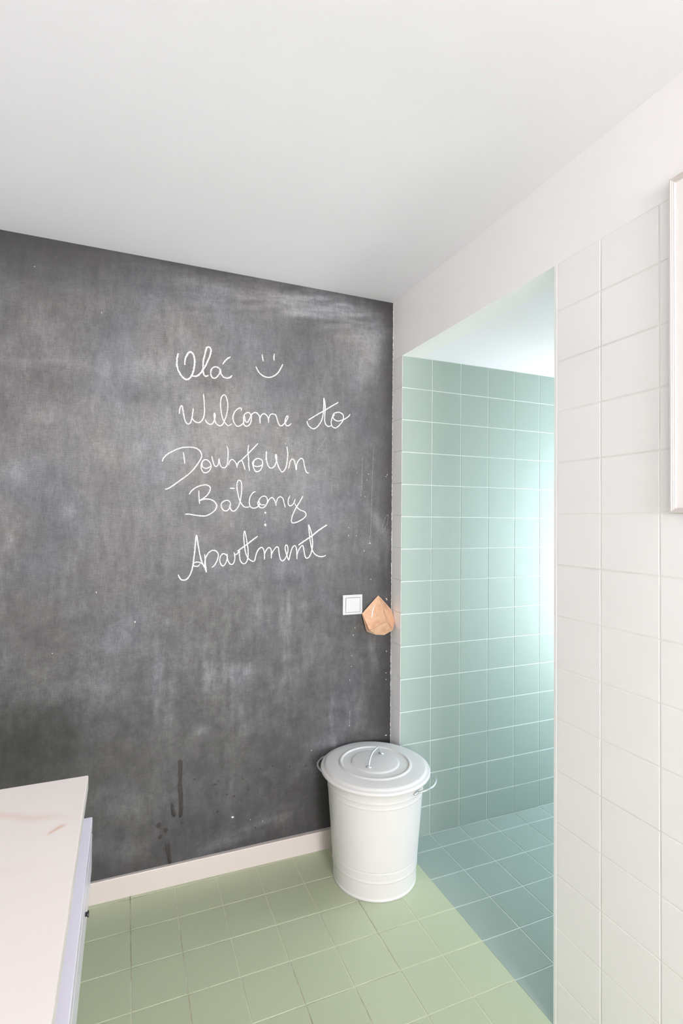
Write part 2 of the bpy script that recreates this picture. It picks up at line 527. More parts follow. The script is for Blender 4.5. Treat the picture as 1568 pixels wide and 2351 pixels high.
NX, NZ = 350, 480
gx = np.linspace(XL, 0.0, NX+1); gz = np.linspace(0.0, ZC, NZ+1)
X, Z = np.meshgrid(gx, gz, indexing='ij')
wx = (fbm(X*6, Z*6, 3)-0.5)*0.05; wz = (fbm(X*6+40, Z*6+9, 11)-0.5)*0.05
streak_v = fbm(X*55, Z*9, 21, 5)
streak_h = fbm((X+0.25*Z)*9, (Z-0.10*X)*50, 33, 5)
cloud = fbm(X*9, Z*9, 45, 5)
base = np.interp(Z, [0, 0.25, 0.6, 1.0, 1.35, 1.65, 2.0, 2.25, 2.42], [0.09, 0.12, 0.19, 0.30, 0.43, 0.50, 0.45, 0.36, 0.20])
base = base*np.interp(X, [-1.76, -1.5, -1.2, -0.8, -0.3, -0.1, 0], [0.78, 0.84, 0.97, 1.05, 0.84, 0.62, 0.50])
dust = base*(0.70+0.6*cloud)*(0.85+0.3*streak_v)*(0.9+0.2*streak_h)
for (bx_, bz_, rx, rz, ang, amp, kind) in DUST:
    ca, sa = math.cos(math.radians(ang)), math.sin(math.radians(ang))
    dx, dz = X+wx-bx_, Z+wz-bz_
    p, q = (dx*ca+dz*sa)/rx, (-dx*sa+dz*ca)/rz
    g = np.exp(-(p*p+q*q)*0.9)
    tex = {0: 0.35+1.2*cloud, 1: 1.9*streak_v**1.5, 2: 2.9*streak_h**1.5}[kind]
    dust += 0.78*amp*g*tex
# wiped-clean margins: ceiling line, corner and foot of the wall, with an uneven brushed border
edge_n = (fbm(X*8, Z*8, 71)-0.5)
top = np.clip((ZC-Z+edge_n*0.06)/np.interp(X, [-1.76, -1.3, -0.9, -0.4, 0], [0.24, 0.22, 0.10, 0.04, 0.06]), 0.0, 1)
right = np.clip((-X+edge_n*0.04)/0.075, 0.0, 1)
dust = dust*(0.45+0.55*top)*(0.35+0.65*right)
dust = np.clip(dust, 0.0, 1.0)
verts = np.empty(((NX+1)*(NZ+1), 3)); verts[:, 0] = X.ravel(); verts[:, 1] = 0.0; verts[:, 2] = Z.ravel()
idx = np.arange((NX+1)*(NZ+1)).reshape(NX+1, NZ+1)
quads = np.stack([idx[:-1, :-1], idx[1:, :-1], idx[1:, 1:], idx[:-1, 1:]], axis=-1).reshape(-1, 4)
nv = len(verts)
back = box_data(XL-0.1, 0.0, 0.0, 0.1, 0.0, ZC)
me = bpy.data.meshes.new('wall_back')
me.from_pydata(verts.tolist()+back, [], quads.tolist()+[tuple(nv+i for i in f) for k, f in enumerate(BOXF) if k != 2])
at = me.attributes.new('chalk_dust', 'FLOAT', 'POINT')
at.data.foreach_set('value', np.concatenate([dust.ravel(), np.zeros(8)]).astype(np.float32))
me.update()

t = NT('chalkboard_paint')
v = t.coords()
da = t.n('ShaderNodeAttribute', _attribute_name='chalk_dust').outputs['Fac']
g1 = t.noise(t.coords((260, 1, 40)), 1.0, 2)
g2 = t.noise(t.coords((40, 1, 260)), 1.0, 2)
g3 = t.noise(v, 480, 2, 0.7)
grain = t.math('ADD', t.math('ADD', t.math('MULTIPLY', g1, 0.45), t.math('MULTIPLY', g2, 0.45)), t.math('MULTIPLY', g3, 0.8))   # mean about 0.85
sepz = t.n('ShaderNodeSeparateXYZ'); t.l(v, sepz.inputs[0])
low = t.ramp(sepz.outputs['Z'], 0.9, 1.4, 1.0, 0.30)          # the foot of the wall is scuffed, the upper part wiped smooth
mott = t.math('ADD', 1.0, t.math('MULTIPLY', t.math('SUBTRACT', t.ramp(t.noise(v, 17, 6, 0.68), 0.34, 0.66, 0.70, 1.34), 1.0), low))
wipe = t.ramp(t.noise(t.coords((45, 1, 11)), 1.0, 4, 0.65), 0.33, 0.67, 0.86, 1.14)
d2 = t.math('MULTIPLY', t.math('MULTIPLY', da, t.math('MULTIPLY', mott, wipe)), t.ramp(grain, 0.55, 1.15, 0.50, 1.50))
fleck = t.math('MULTIPLY', t.ramp(g3, 0.58, 0.72), t.ramp(t.math('MULTIPLY', da, mott), 0.12, 0.55, 0.02, 0.45))
d3 = t.math('ADD', d2, fleck)
warm = t.ramp(t.noise(v, 2.3, 3), 0.4, 0.62)
paint = t.mix(warm, lin(46, 45, 46), lin(49, 47, 46))
cool = t.ramp(t.noise(v, 3.1, 2), 0.42, 0.6)
chalkc = t.mix(cool, lin(154, 152, 150), lin(151, 151, 154))
c1 = t.mix(d3, paint, chalkc)
sep = t.n('ShaderNodeSeparateXYZ'); t.l(v, sep.inputs[0])
ragged = t.math('ADD', sep.outputs['X'], t.math('MULTIPLY', t.noise(v, 55, 4, 0.7), 0.010))
t.col(t.mix(t.ramp(ragged, 0.0030, 0.0034), c1, lin(232, 229, 224)))
t.bump(t.noise(v, 200, 2), 0.18, 0.0015)
t.set(Roughness=t.ramp(da, 0.05, 0.5, 0.5, 0.8))
t.b.inputs['Specular IOR Level'].default_value = 0.35
wall_b = struct(new_obj('wall_back', me, t.m))

# baseboard under the chalkboard
bb = mesh('baseboard_back', [(XL, 0, 0), (-0.001, 0, 0), (-0.001, -0.0215, 0), (XL, -0.0065, 0),
    (XL, 0, 0.079), (-0.001, 0, 0.079), (-0.001, -0.0205, 0.079), (XL, -0.0055, 0.079),
    (XL, -0.0065, 0.0765), (-0.001, -0.0215, 0.0765)],
    [(0, 1, 2, 3), (4, 7, 6, 5), (3, 2, 9, 8), (8, 9, 6, 7), (0, 3, 8, 7, 4), (1, 5, 6, 9, 2), (0, 4, 5, 1)])
struct(new_obj('baseboard_back', bb, M_base))

STROKES = {
 'ola': [
  (3.1, [(-957,2065),(-961,2049),(-962,2029),(-960,2010),(-954,1993),(-943,1977),(-931,1967),(-921,1966),(-910,1974),(-901,1993),(-896,2015),(-894,2040),(-897,2060),(-904,2073),(-913,2076),(-921,2068),(-929,2051),(-932,2032),(-931,2022)]),
  (3.0, [(-905,1984),(-896,1981),(-885,1983),(-873,1993),(-860,2013),(-848,2036),(-837,2064),(-831,2089),(-833,2102),(-842,2106),(-849,2098),(-854,2076),(-859,2054),(-861,2029),(-861,2007),(-857,1991),(-850,1986),(-839,1991)]),
  (2.7, [(-795,2024),(-808,2029),(-820,2026),(-829,2012),(-830,1996),(-824,1984),(-815,1982),(-804,1990),(-795,2005),(-793,2022),(-790,2005),(-779,1991),(-765,1988),(-754,1992),(-744,2002)]),
  (2.7, [(-783,2042),(-777,2053),(-766,2066),(-752,2077)]),
 ],
 'smile': [
  (2.4, [(-620,2104),(-618,2089),(-614,2076)]),
  (2.4, [(-567,2114),(-569,2099),(-568,2084)]),
  (2.4, [(-646,2051),(-638,2034),(-624,2020),(-608,2012),(-589,2011),(-571,2018),(-554,2031),(-542,2049),(-530,2074)]),
 ],
 'welcome': [
  (2.2, [(-950,1826),(-949,1840),(-946,1854),(-941,1860),(-938,1853),(-935,1833),(-930,1809),(-923,1793),(-915,1789),(-907,1795),(-902,1811),(-899,1833),(-897,1853)]),
  (2.2, [(-901,1814),(-893,1803),(-879,1797),(-866,1803),(-857,1818),(-853,1840),(-854,1868),(-856,1896),(-858,1913)]),
  (2.2, [(-850,1813),(-843,1800),(-830,1794),(-820,1799),(-814,1812),(-810,1830),(-813,1841),(-815,1831),(-812,1814),(-806,1799),(-792,1791),(-781,1797),(-772,1816),(-764,1842),(-760,1874),(-765,1905),(-775,1919),(-785,1910),(-790,1887),(-788,1858),(-783,1830),(-773,1808),(-759,1795),(-749,1798),(-743,1804)]),
  (2.2, [(-706,1859),(-704,1868),(-710,1871),(-723,1864),(-734,1849),(-739,1831),(-735,1811),(-725,1797),(-716,1795),(-703,1802),(-694,1814),(-695,1831),(-691,1846),(-678,1855),(-670,1853),(-663,1839),(-664,1818),(-672,1803),(-684,1798),(-693,1804),(-695,1819),(-692,1836)]),
  (2.3, [(-691,1841),(-690,1827),(-685,1815),(-677,1816),(-669,1832),(-660,1850),(-647,1858),(-637,1854),(-628,1842),(-626,1827),(-625,1813)]),
  (2.3, [(-626,1834),(-620,1849),(-609,1856),(-597,1849),(-590,1837),(-589,1819)]),
  (2.3, [(-589,1837),(-582,1854),(-567,1858),(-557,1851),(-551,1832),(-543,1814),(-532,1811),(-519,1823),(-509,1838),(-504,1852),(-509,1855),(-516,1841),(-517,1823),(-510,1813),(-498,1816),(-489,1825)]),
 ],
 'to': [
  (2.3, [(-418,1841),(-416,1829),(-407,1817),(-390,1809),(-375,1816),(-363,1829),(-352,1848),(-345,1874),(-343,1898),(-342,1924),(-342,1947),(-337,1928),(-335,1902),(-337,1875),(-337,1849),(-333,1834),(-324,1826),(-315,1825),(-306,1830)]),
  (2.3, [(-413,1845),(-379,1868),(-336,1895),(-307,1914),(-273,1935)]),
  (2.3, [(-289,1879),(-300,1869),(-305,1853),(-306,1838),(-301,1826),(-287,1820),(-273,1828),(-258,1845),(-249,1861),(-249,1879),(-258,1888),(-273,1891),(-290,1886),(-299,1875),(-297,1864),(-288,1855),(-273,1852),(-256,1857),(-235,1868),(-221,1879),(-216,1888)]),
 ],
 'downtown': [
  (2.2, [(-1011,1635),(-1006,1649),(-992,1665),(-970,1679),(-943,1692),(-915,1697),(-889,1696),(-872,1688),(-863,1674),(-863,1658),(-875,1635),(-895,1607),(-918,1584),(-945,1563),(-970,1543),(-986,1532),(-999,1527)]),
  (2.1, [(-933,1676),(-929,1654),(-926,1631)]),
  (2.1, [(-848,1651),(-857,1644),(-863,1629),(-862,1612),(-854,1600),(-843,1599),(-831,1607),(-824,1623),(-827,1637),(-836,1648),(-848,1651),(-858,1644),(-860,1631),(-857,1621),(-846,1616),(-835,1619),(-826,1626)]),
  (2.1, [(-822,1667),(-818,1649),(-812,1631),(-805,1625),(-797,1632),(-794,1646),(-793,1657),(-790,1641),(-785,1627),(-774,1621),(-764,1627),(-759,1641),(-757,1668),(-757,1693),(-762,1710)]),
  (2.1, [(-754,1633),(-751,1646),(-745,1655),(-738,1657),(-729,1650),(-722,1639),(-719,1624)]),
  (2.2, [(-719,1632),(-714,1646),(-705,1654),(-698,1652),(-693,1639),(-686,1617)]),
  (2.2, [(-673,1721),(-675,1695),(-672,1663),(-671,1636),(-667,1613)]),
  (2.2, [(-703,1655),(-674,1685),(-651,1710),(-633,1730)]),
  (2.2, [(-634,1667),(-648,1659),(-655,1648),(-651,1630),(-644,1615),(-634,1612),(-623,1618),(-614,1636),(-613,1655),(-620,1664),(-634,1667),(-646,1661),(-651,1648),(-650,1637),(-636,1633),(-619,1638),(-610,1647)]),
  (2.2, [(-601,1661),(-598,1674),(-597,1699),(-597,1670),(-593,1649),(-584,1633),(-573,1630),(-561,1639),(-553,1660),(-552,1679),(-555,1688),(-558,1681),(-552,1658),(-543,1635),(-532,1618),(-523,1617),(-512,1634),(-506,1663),(-504,1694),(-508,1724)]),
  (2.2, [(-499,1631),(-494,1656),(-488,1670),(-481,1673),(-474,1664),(-469,1645),(-465,1627),(-463,1651),(-454,1669),(-442,1678),(-433,1669),(-429,1647),(-422,1625),(-415,1616),(-407,1617)]),
 ],
 'balcony': [
  (2.2, [(-908,1510),(-898,1525),(-879,1540),(-858,1548),(-839,1549),(-827,1542),(-827,1527),(-838,1509),(-852,1496),(-866,1487),(-847,1493),(-825,1492),(-809,1484),(-800,1469),(-805,1451),(-823,1435),(-843,1426),(-865,1426),(-890,1429),(-907,1432),(-923,1431)]),
  (2.1, [(-871,1526),(-870,1503),(-867,1473)]),
  (2.1, [(-744,1480),(-753,1489),(-767,1488),(-780,1478),(-781,1463),(-773,1450),(-760,1447),(-749,1457),(-744,1479),(-746,1464),(-741,1451),(-731,1446),(-718,1456),(-708,1476),(-702,1504),(-699,1538),(-701,1564),(-709,1574),(-717,1567),(-719,1547),(-715,1521),(-707,1491),(-696,1473),(-683,1463),(-667,1465)]),
  (2.1, [(-640,1529),(-652,1524),(-663,1507),(-667,1485),(-663,1467),(-651,1460),(-636,1463),(-625,1473),(-625,1486),(-629,1489),(-631,1478),(-622,1464),(-607,1463),(-595,1475),(-590,1494),(-597,1509),(-611,1510),(-624,1498),(-626,1486),(-617,1475),(-600,1475)]),
  (2.1, [(-595,1475),(-584,1495),(-572,1506),(-562,1499),(-555,1486),(-552,1471)]),
  (2.1, [(-552,1484),(-546,1503),(-534,1510),(-523,1502),(-518,1485),(-512,1465)]),
  (2.1, [(-492,1516),(-499,1499),(-499,1480),(-491,1472),(-477,1481),(-468,1502)]),
  (2.1, [(-434,1516),(-448,1490),(-466,1462),(-480,1431),(-484,1410),(-479,1400),(-458,1404),(-432,1418),(-419,1433),(-424,1447),(-444,1455),(-460,1467),(-471,1484)]),
 ],
 'apartment': [
  (2.4, [(-945,1195),(-942,1186),(-934,1175),(-923,1172),(-911,1177),(-901,1191),(-894,1209),(-888,1244),(-883,1292),(-878,1348),(-870,1306),(-861,1261),(-854,1239),(-843,1217)]),
  (2.2, [(-863,1234),(-869,1226),(-879,1225),(-888,1229),(-886,1238),(-876,1242),(-863,1240),(-852,1233),(-842,1223)]),
  (2.2, [(-845,1273),(-843,1256),(-841,1234),(-837,1201),(-843,1221),(-844,1234),(-841,1256),(-831,1276),(-816,1287),(-800,1285),(-791,1271),(-793,1253),(-802,1233),(-811,1222),(-817,1219)]),
  (2.1, [(-756,1264),(-766,1273),(-776,1271),(-783,1259),(-784,1242),(-777,1227),(-769,1225),(-760,1237),(-755,1255),(-756,1272),(-754,1255),(-748,1237),(-738,1229),(-729,1234),(-724,1250),(-725,1268),(-728,1279)]),
  (2.1, [(-725,1269),(-715,1271),(-705,1283),(-705,1263),(-700,1242),(-689,1231),(-678,1235),(-670,1255),(-670,1290),(-676,1326),(-684,1364),(-688,1352),(-686,1313),(-680,1278),(-670,1255),(-658,1244),(-645,1240),(-639,1253),(-633,1275),(-623,1291),(-614,1296)]),
  (2.5, [(-714,1283),(-686,1302),(-658,1323),(-630,1344)]),
  (2.2, [(-640,1243),(-638,1259),(-631,1281),(-621,1294),(-611,1297),(-604,1288),(-600,1270),(-600,1246)]),
  (2.2, [(-600,1268),(-593,1285),(-582,1296),(-573,1290),(-571,1274),(-571,1250)]),
  (2.2, [(-571,1265),(-562,1283),(-549,1298),(-541,1295),(-538,1278),(-534,1255),(-526,1240),(-515,1243),(-504,1261),(-498,1285),(-502,1304),(-508,1305),(-511,1292),(-506,1271),(-495,1243),(-490,1259),(-483,1285),(-474,1301),(-465,1301),(-460,1284),(-458,1245)]),
  (2.3, [(-458,1263),(-450,1286),(-436,1303),(-430,1298),(-426,1277),(-421,1255),(-412,1248),(-399,1259),(-390,1286),(-388,1314),(-394,1358),(-406,1391),(-405,1372),(-400,1331),(-390,1286),(-377,1266),(-361,1256),(-343,1254),(-326,1259)]),
  (2.8, [(-452,1305),(-425,1323),(-392,1344),(-359,1369),(-322,1392)]),
 ],
}


def stroke_mesh(strokes, rough=0.22, h=0.0007):
    """chalk lines as low ridges lying on the wall plane; (half width mm, [(x mm, z mm)])"""
    vv, fs = [], []
    rnd = random.Random(5)
    for wd, pts in strokes:
        c = catmull(pts, 2.6)
        b0 = len(vv)
        n = len(c)
        for i, p in enumerate(c):
            tn = (c[min(i+1, n-1)]-c[max(i-1, 0)])
            tn = tn.normalized() if tn.length > 1e-6 else Vector((1, 0, 0))
            nn = Vector((-tn.y, tn.x, 0))
            fade = min(1.0, 0.55+0.15*i, 0.55+0.15*(n-1-i))
            w1 = wd*fade*(1+rnd.uniform(-rough, rough)); w2 = wd*fade*(1+rnd.uniform(-rough, rough))
            a, b = p+nn*w1, p-nn*w2
            vv += [(a.x/1000, -0.0001, a.y/1000), (p.x/1000, -h, p.y/1000), (b.x/1000, -0.0001, b.y/1000)]
        for i in range(n-1):
            k = b0+3*i
            fs += [(k, k+1, k+4, k+3), (k+1, k+2, k+5, k+4)]
    return mesh('chalk_writing', vv, fs, True)

def part(name, me_, mat, label=None):
    o = new_obj(name, me_, mat, wall_b)
    if label: o['label'] = label
    return o
part('chalk_word', stroke_mesh(STROKES['ola'], 0.35), M_chalk, 'white chalk handwriting reading Olá')
part('chalk_smiley', stroke_mesh(STROKES['smile']), M_chalk, 'white chalk smiling face')
part('chalk_word', stroke_mesh(STROKES['welcome']), M_chalk, 'white chalk handwriting reading Welcome')
part('chalk_word', stroke_mesh(STROKES['to']), M_chalk, 'white chalk handwriting reading to')
part('chalk_word', stroke_mesh(STROKES['downtown']), M_chalk, 'white chalk handwriting reading Downtown')
part('chalk_word', stroke_mesh(STROKES['balcony']), M_chalk, 'white chalk handwriting reading Balcony')
part('chalk_word', stroke_mesh(STROKES['apartment']), M_chalk, 'white chalk handwriting reading Apartment')

def blob(cx, cz, rx, rz, h=0.0008, n=12, seed=0):
    rnd = random.Random(seed)
    ph = rnd.uniform(0, 6)
    ring = [((cx+rx*math.cos(2*math.pi*k/n)*(1+0.18*math.sin(3*2*math.pi*k/n+ph)))/1000, -0.0001, (cz+rz*math.sin(2*math.pi*k/n)*(1+0.18*math.sin(2*2*math.pi*k/n+ph)))/1000) for k in range(n)]
    inner = [(cx/1000+(x-cx/1000)*0.6, -h, cz/1000+(z-cz/1000)*0.6) for x, _, z in ring]
    return mesh('spot', ring+inner, [(k, (k+1) % n, n+(k+1) % n, n+k) for k in range(n)]+[tuple(range(n, 2*n))], True)

def patch(pts, h=0.0005):
    c = catmull(list(pts)+[pts[0]], 6.0)[:-1]
    cx = sum(p.x for p in c)/len(c)
    n = len(c)
    ring = [(p.x/1000, -0.0001, p.y/1000) for p in c]
    inner = [((cx+(p.x-cx)*0.8)/1000, -h, p.y/1000) for p in c]
    return mesh('stain', ring+inner, [(k, (k+1) % n, n+(k+1) % n, n+k) for k in range(n)]+[tuple(range(n, 2*n))], True)

MARKS = [[(-936.7, 466.4), (-932.1, 472.7), (-924.3, 472.1), (-918.5, 463.4), (-919.4, 437.7), (-920.2, 405.6), (-920.5, 383.0), (-917.0, 356.6), (-915.3, 324.0), (-913.9, 291.5), (-915.0, 259.5), (-922.7, 248.8), (-930.6, 253.0), (-929.5, 288.1), (-931.6, 323.9), (-934.5, 353.4), (-936.1, 376.2), (-933.2, 391.8), (-935.4, 414.7), (-934.5, 443.5)], [(-961.9, 310.5), (-956.3, 312.6), (-950.0, 301.8), (-946.6, 281.9), (-940.8, 267.9), (-941.6, 258.5), (-949.4, 257.5), (-957.2, 264.8), (-959.7, 287.7)], [(-980.3, 161.4), (-971.2, 165.1), (-960.3, 156.9), (-960.7, 137.9), (-958.1, 111.8), (-954.6, 79.1), (-965.4, 79.1), (-971.9, 105.5), (-978.4, 132.4)]]
DOTS = [(-1003.7, 234.7, 9.4, 10.0), (-978.0, 210.2, 8.7, 10.7), (-997.6, 190.0, 8.7, 7.4), (-917.7, 226.2, 6.7, 6.7), (-781.2, 242.2, 5.4, 6.0), (-792.5, 351.7, 8.7, 3.3), (-779.5, 362.6, 3.3, 3.0), (-743.8, 301.9, 4.4, 3.0), (-714.0, 290.2, 6.0, 3.7), (-655.4, 303.8, 3.3, 3.3), (-679.1, 355.3, 3.0, 3.3), (-604.8, 383.5, 3.7, 4.0), (-872.4, 387.4, 4.0, 4.0), (-625.8, 145.9, 4.4, 4.4), (-408.5, 361.8, 3.5, 3.5), (-478.6, 370.0, 3.5, 3.5), (-535.0, 307.2, 3.5, 3.5), (-556.5, 384.9, 3.5, 3.5), (-606.5, 382.7, 3.5, 3.5)]
WHITE = [(-719.6, 208.0, 8.5, 5.7), (-598.7, 1441.8, 5.7, 7.6), (-598.1, 1390.9, 7.6, 8.5), (-600.1, 1403.6, 2.3, 2.3), (-738.2, 1539.5, 17.1, 4.4), (-112.7, 1310.4, 5.7, 4.2), (-1100.4, 1019.6, 3.8, 4.9), (-1236.3, 1137.9, 1.5, 7.6), (-1376.9, 925.4, 2.3, 2.3), (-23.5, 434.8, 6.6, 3.8), (-24.1, 1052.6, 3.0, 7.6), (-28.6, 1056.8, 3.8, 3.8), (-206.2, 705.1, 2.7, 2.7), (-206.4, 503.7, 2.7, 2.7), (-383.5, 422.6, 2.8, 2.8), (-515.0, 1735.4, 2.5, 2.5), (-550.2, 1799.6, 3.0, 2.3), (-557.8, 1802.7, 1.9, 1.9), (-200.4, 764.1, 2.3, 2.3), (-196.6, 811.9, 2.7, 2.7), (-191.0, 902.2, 2.8, 4.9), (-182.8, 934.4, 1.9, 3.8), (-104.8, 1146.9, 2.3, 2.3), (-25.9, 717.4, 2.8, 3.4), (-25.6, 687.8, 2.8, 3.4), (-24.4, 816.3, 2.8, 4.8), (-1456.8, 2312.8, 2.3, 2.3), (-1235.1, 2181.5, 1.9, 3.8), (-594.8, 166.4, 2.5, 2.5), (-646.0, 182.3, 2.5, 2.5), (-122.0, 1623.9, 2.7, 3.0), (-130.5, 1595.9, 1.9, 3.0), (-138.6, 1520.8, 1.9, 3.8), (-178.4, 1627.4, 1.9, 1.9), (-26.5, 1623.9, 3.0, 3.8), (-33.2, 1615.6, 2.7, 2.7), (-218.5, 1344.3, 2.3, 4.8), (-216.7, 1381.1, 2.3, 2.3), (-180.2, 1344.1, 2.3, 2.3), (-140.7, 1275.4, 1.9, 5.7), (-109.1, 1147.1, 1.9, 1.9)]
THIN = [[(-98.8, 1730.1), (-103.9, 1561.3), (-107.1, 1422.8), (-112.8, 1314.4)], [(-326.8, 1779.9), (-344.9, 1750.0), (-372.9, 1708.3)], [(-153.2, 1697.4), (-154.5, 1599.0), (-160.2, 1520.3)], [(-204.9, 568.7), (-204.6, 534.1), (-206.4, 507.6)], [(-757.2, 1923.1), (-764.5, 1936.6), (-754.0, 1950.2), (-736.3, 1955.6)], [(-49.0, 1359.7), (-26.9, 1393.6), (-20.5, 1439.7), (-36.1, 1423.5), (-51.4, 1379.6)]]

for pts in MARKS:
    part('water_stain', patch(pts), M_stain, 'dark water drip stain')
for i, (a, b, c_, d) in enumerate(DOTS):
    part('dark_spot', blob(a, b, c_, d, 0.0004, 10, i), M_stain)
for i, (a, b, c_, d) in enumerate(WHITE):
    part('paint_speck', blob(a, b, c_*0.62, d*0.62, 0.0009, 8, 40+i), M_chip_glint)
for pts in THIN:
    part('chalk_scratch', stroke_mesh([(0.55, pts)], 0.6, 0.0003), M_scratch)

# ------------------------------------------------------------------ light switch
sw = empty('light_switch', (-0.1990, 0.0, 1.0390))
boxes('switch_plate', [(-0.0470, -0.0345, -0.0090, 0.0, -0.0435, 0.0435), (0.0365, 0.0470, -0.0090, 0.0, -0.0435, 0.0435),
    (-0.0346, 0.0366, -0.0090, 0.0, 0.0320, 0.0435), (-0.0346, 0.0366, -0.0090, 0.0, -0.0435, -0.0340), (-0.0460, 0.0460, -0.0030, 0.0, -0.0425, 0.0425)], M_plastic, sw, 0.0006, 1)
rk = boxes('rocker', [(-0.0338, 0.0338, -0.0040, 0.0040, -0.0313, 0.0313)], M_plastic, sw, 0.0012, 2)
rk.location = (0.001, -0.0062, -0.001); rk.rotation_euler = (math.radians(2.4), 0, 0)
tag(sw, 'square white rocker light switch on the chalkboard wall', 'light switch')

# ------------------------------------------------------------------ faceted peach pouch hanging beside the switch
bag = empty('leather_pouch', (-0.075, 0.0, 0.90))
BV = {'apex': (-0.0730, -0.0080, 1.0739), 'left': (-0.1547, -0.0120, 0.9968), 'bl': (-0.1352, -0.0220, 0.9200), 'b1': (-0.0936, -0.0300, 0.9041),
      'b2': (-0.0531, -0.0320, 0.9006), 'br': (-0.0221, -0.0520, 0.9239), 'rt': (-0.0005, -0.0300, 0.9529), 'ur': (-0.0085, -0.0120, 1.0059),
      'p1': (-0.0657, -0.0460, 1.0168), 'p2': (-0.0670, -0.0820, 0.9713), 'p3': (-0.1360, -0.0500, 0.9296),
      'ba': (-0.0730, -0.0015, 1.0700), 'bb': (-0.1490, -0.0015, 0.9960), 'bc': (-0.1300, -0.0015, 0.9240), 'bd': (-0.0640, -0.0015, 0.9080), 'be': (-0.0060, -0.0015, 0.9400), 'bf': (-0.0070, -0.0015, 1.0050)}
bk = list(BV)
B0 = bag.location
bvs = [Vector(BV[k])-B0 for k in bk]
bi = {k: i for i, k in enumerate(bk)}
bf = [('apex', 'left', 'p3'), ('apex', 'p3', 'p1'), ('p1', 'p3', 'p2'), ('left', 'bl', 'p3'),
      ('p3', 'bl', 'b1'), ('p3', 'b1', 'p2'), ('p2', 'b1', 'b2'), ('p2', 'b2', 'br'), ('apex', 'p1', 'ur'), ('p1', 'p2', 'br'), ('p1', 'br', 'rt'), ('p1', 'rt', 'ur'),
      ('apex', 'ba', 'bb', 'left'), ('left', 'bb', 'bc', 'bl'), ('bl', 'bc', 'bd', 'b1'), ('b1', 'bd', 'b2'), ('b2', 'bd', 'be', 'br'), ('br', 'be', 'rt'), ('rt', 'be', 'bf', 'ur'), ('ur', 'bf', 'ba', 'apex'),
      ('ba', 'bf', 'be', 'bd', 'bc', 'bb')]
bm = bmesh.new()
vv = [bm.verts.new(p) for p in bvs]
for f in bf: bm.faces.new([vv[bi[k]] for k in f])
bmesh.ops.recalc_face_normals(bm, faces=list(bm.faces))
bmesh.ops.bevel(bm, geom=[e for e in bm.edges if e.calc_face_angle(0) > 0.12], offset=0.0016, segments=2, profile=0.5, affect='EDGES')
from mathutils.bvhtree import BVHTree
pouch_tree = BVHTree.FromBMesh(bm)
bm_obj('pouch_body', bm, M_leather, bag, smooth=False)
bm = bmesh.new()
def seam(keys, off=(0, -0.0012, 0), r=0.0011):
    pts = [Vector(BV[k])-B0+Vector(off) for k in keys]
    fine = []
    for a, b in zip(pts, pts[1:]): fine += [a.lerp(b, j/4) for j in range(4)]
    fine.append(pts[-1]); tube(bm, fine, r, 6)
seam(['left', 'bl', 'b1', 'b2', 'br', 'rt'])
seam(['left', 'apex', 'ur', 'rt'])
bm_obj('piping', bm, M_stitch, bag)
for ks in (('p3', 'p2'), ('p2', 'br'), ('p1', 'p2'), ('left', 'p3')):
    bm = bmesh.new()
    seam(ks, (0, -0.0002, 0), 0.0009)
    bm_obj('crease', bm, M_crease, bag)
bm = bmesh.new()
sp = []
for (x_, z_) in ((-0.0975, 1.0301), (-0.1030, 1.0205), (-0.1072, 1.0120), (-0.1110, 1.0020), (-0.1145, 0.9916), (-0.1187, 0.9803)):
    hit = pouch_tree.ray_cast(Vector((x_, -0.3, z_))-B0, Vector((0, 1, 0)))[0]
    sp.append(hit+Vector((0, -0.0008, 0)))
tube(bm, sp, [0.0012, 0.0022, 0.0026, 0.0024, 0.0022, 0.0012], 8)
bm_obj('highlight_streak', bm, M_chip_glint, bag)  # white sliver laid on the facet as a painted highlight
tag(bag, 'folded peach coloured pouch hanging on the chalkboard wall beside the light switch', 'pouch')

# ------------------------------------------------------------------ white metal bin with lid
BX, BY = -0.1905, -0.2225
tb = empty('lidded_bin', (BX, BY, 0.0))
def rad(z): return 0.163+(0.1935-0.163)*z/0.40
prof = [(0.0, 0.004), (0.158, 0.004), (0.162, 0.0), (0.1655, 0.001), (0.1660, 0.006), (0.1645, 0.0085)]
def bead(z, h=0.0015, w=0.0040): return [(rad(z-w-0.004), z-w-0.004), (rad(z-w), z-w), (rad(z)+h*0.75, z-w*0.4), (rad(z)+h, z), (rad(z)+h*0.75, z+w*0.4), (rad(z+w), z+w), (rad(z+w+0.004), z+w+0.004)]
def groove(z, w=0.0018, h=-0.0011): return [(rad(z-w-0.004), z-w-0.004), (rad(z-w), z-w), (rad(z)+h, z), (rad(z+w), z+w), (rad(z+w+0.004), z+w+0.004)]
prof += [(rad(0.0100), 0.0100), (rad(0.0140), 0.0140)] + bead(0.072) + groove(0.108) + bead(0.352) + bead(0.373) + [(rad(0.402), 0.402), (rad(0.402)+0.003, 0.406), (rad(0.402)+0.002, 0.410), (rad(0.402)-0.003, 0.408), (rad(0.40)-0.003, 0.38), (rad(0.05)-0.003, 0.05), (0.0, 0.008)]
lathe('bin_body', prof, M_enamel, tb)
RL = 0.2190
lp = [(RL-0.016, 0.411), (RL-0.003, 0.4135), (RL, 0.4160), (RL+0.0008, 0.4210), (RL-0.0008, 0.4255), (RL-0.0050, 0.4275), (RL-0.0115, 0.4285), (RL-0.0140, 0.4310), (RL-0.0170, 0.4345), (RL-0.0230, 0.4365),
      (0.150, 0.4385), (0.1455, 0.4388), (0.1430, 0.4420), (0.1385, 0.4430), (0.1340, 0.4420), (0.1315, 0.4388), (0.100, 0.4395), (0.0970, 0.4398), (0.0945, 0.4428), (0.0905, 0.4438), (0.086, 0.4445), (0.045, 0.4460), (0.0, 0.4465)]
lid = lathe('lid', lp, M_enamel, tb, 112, 50)
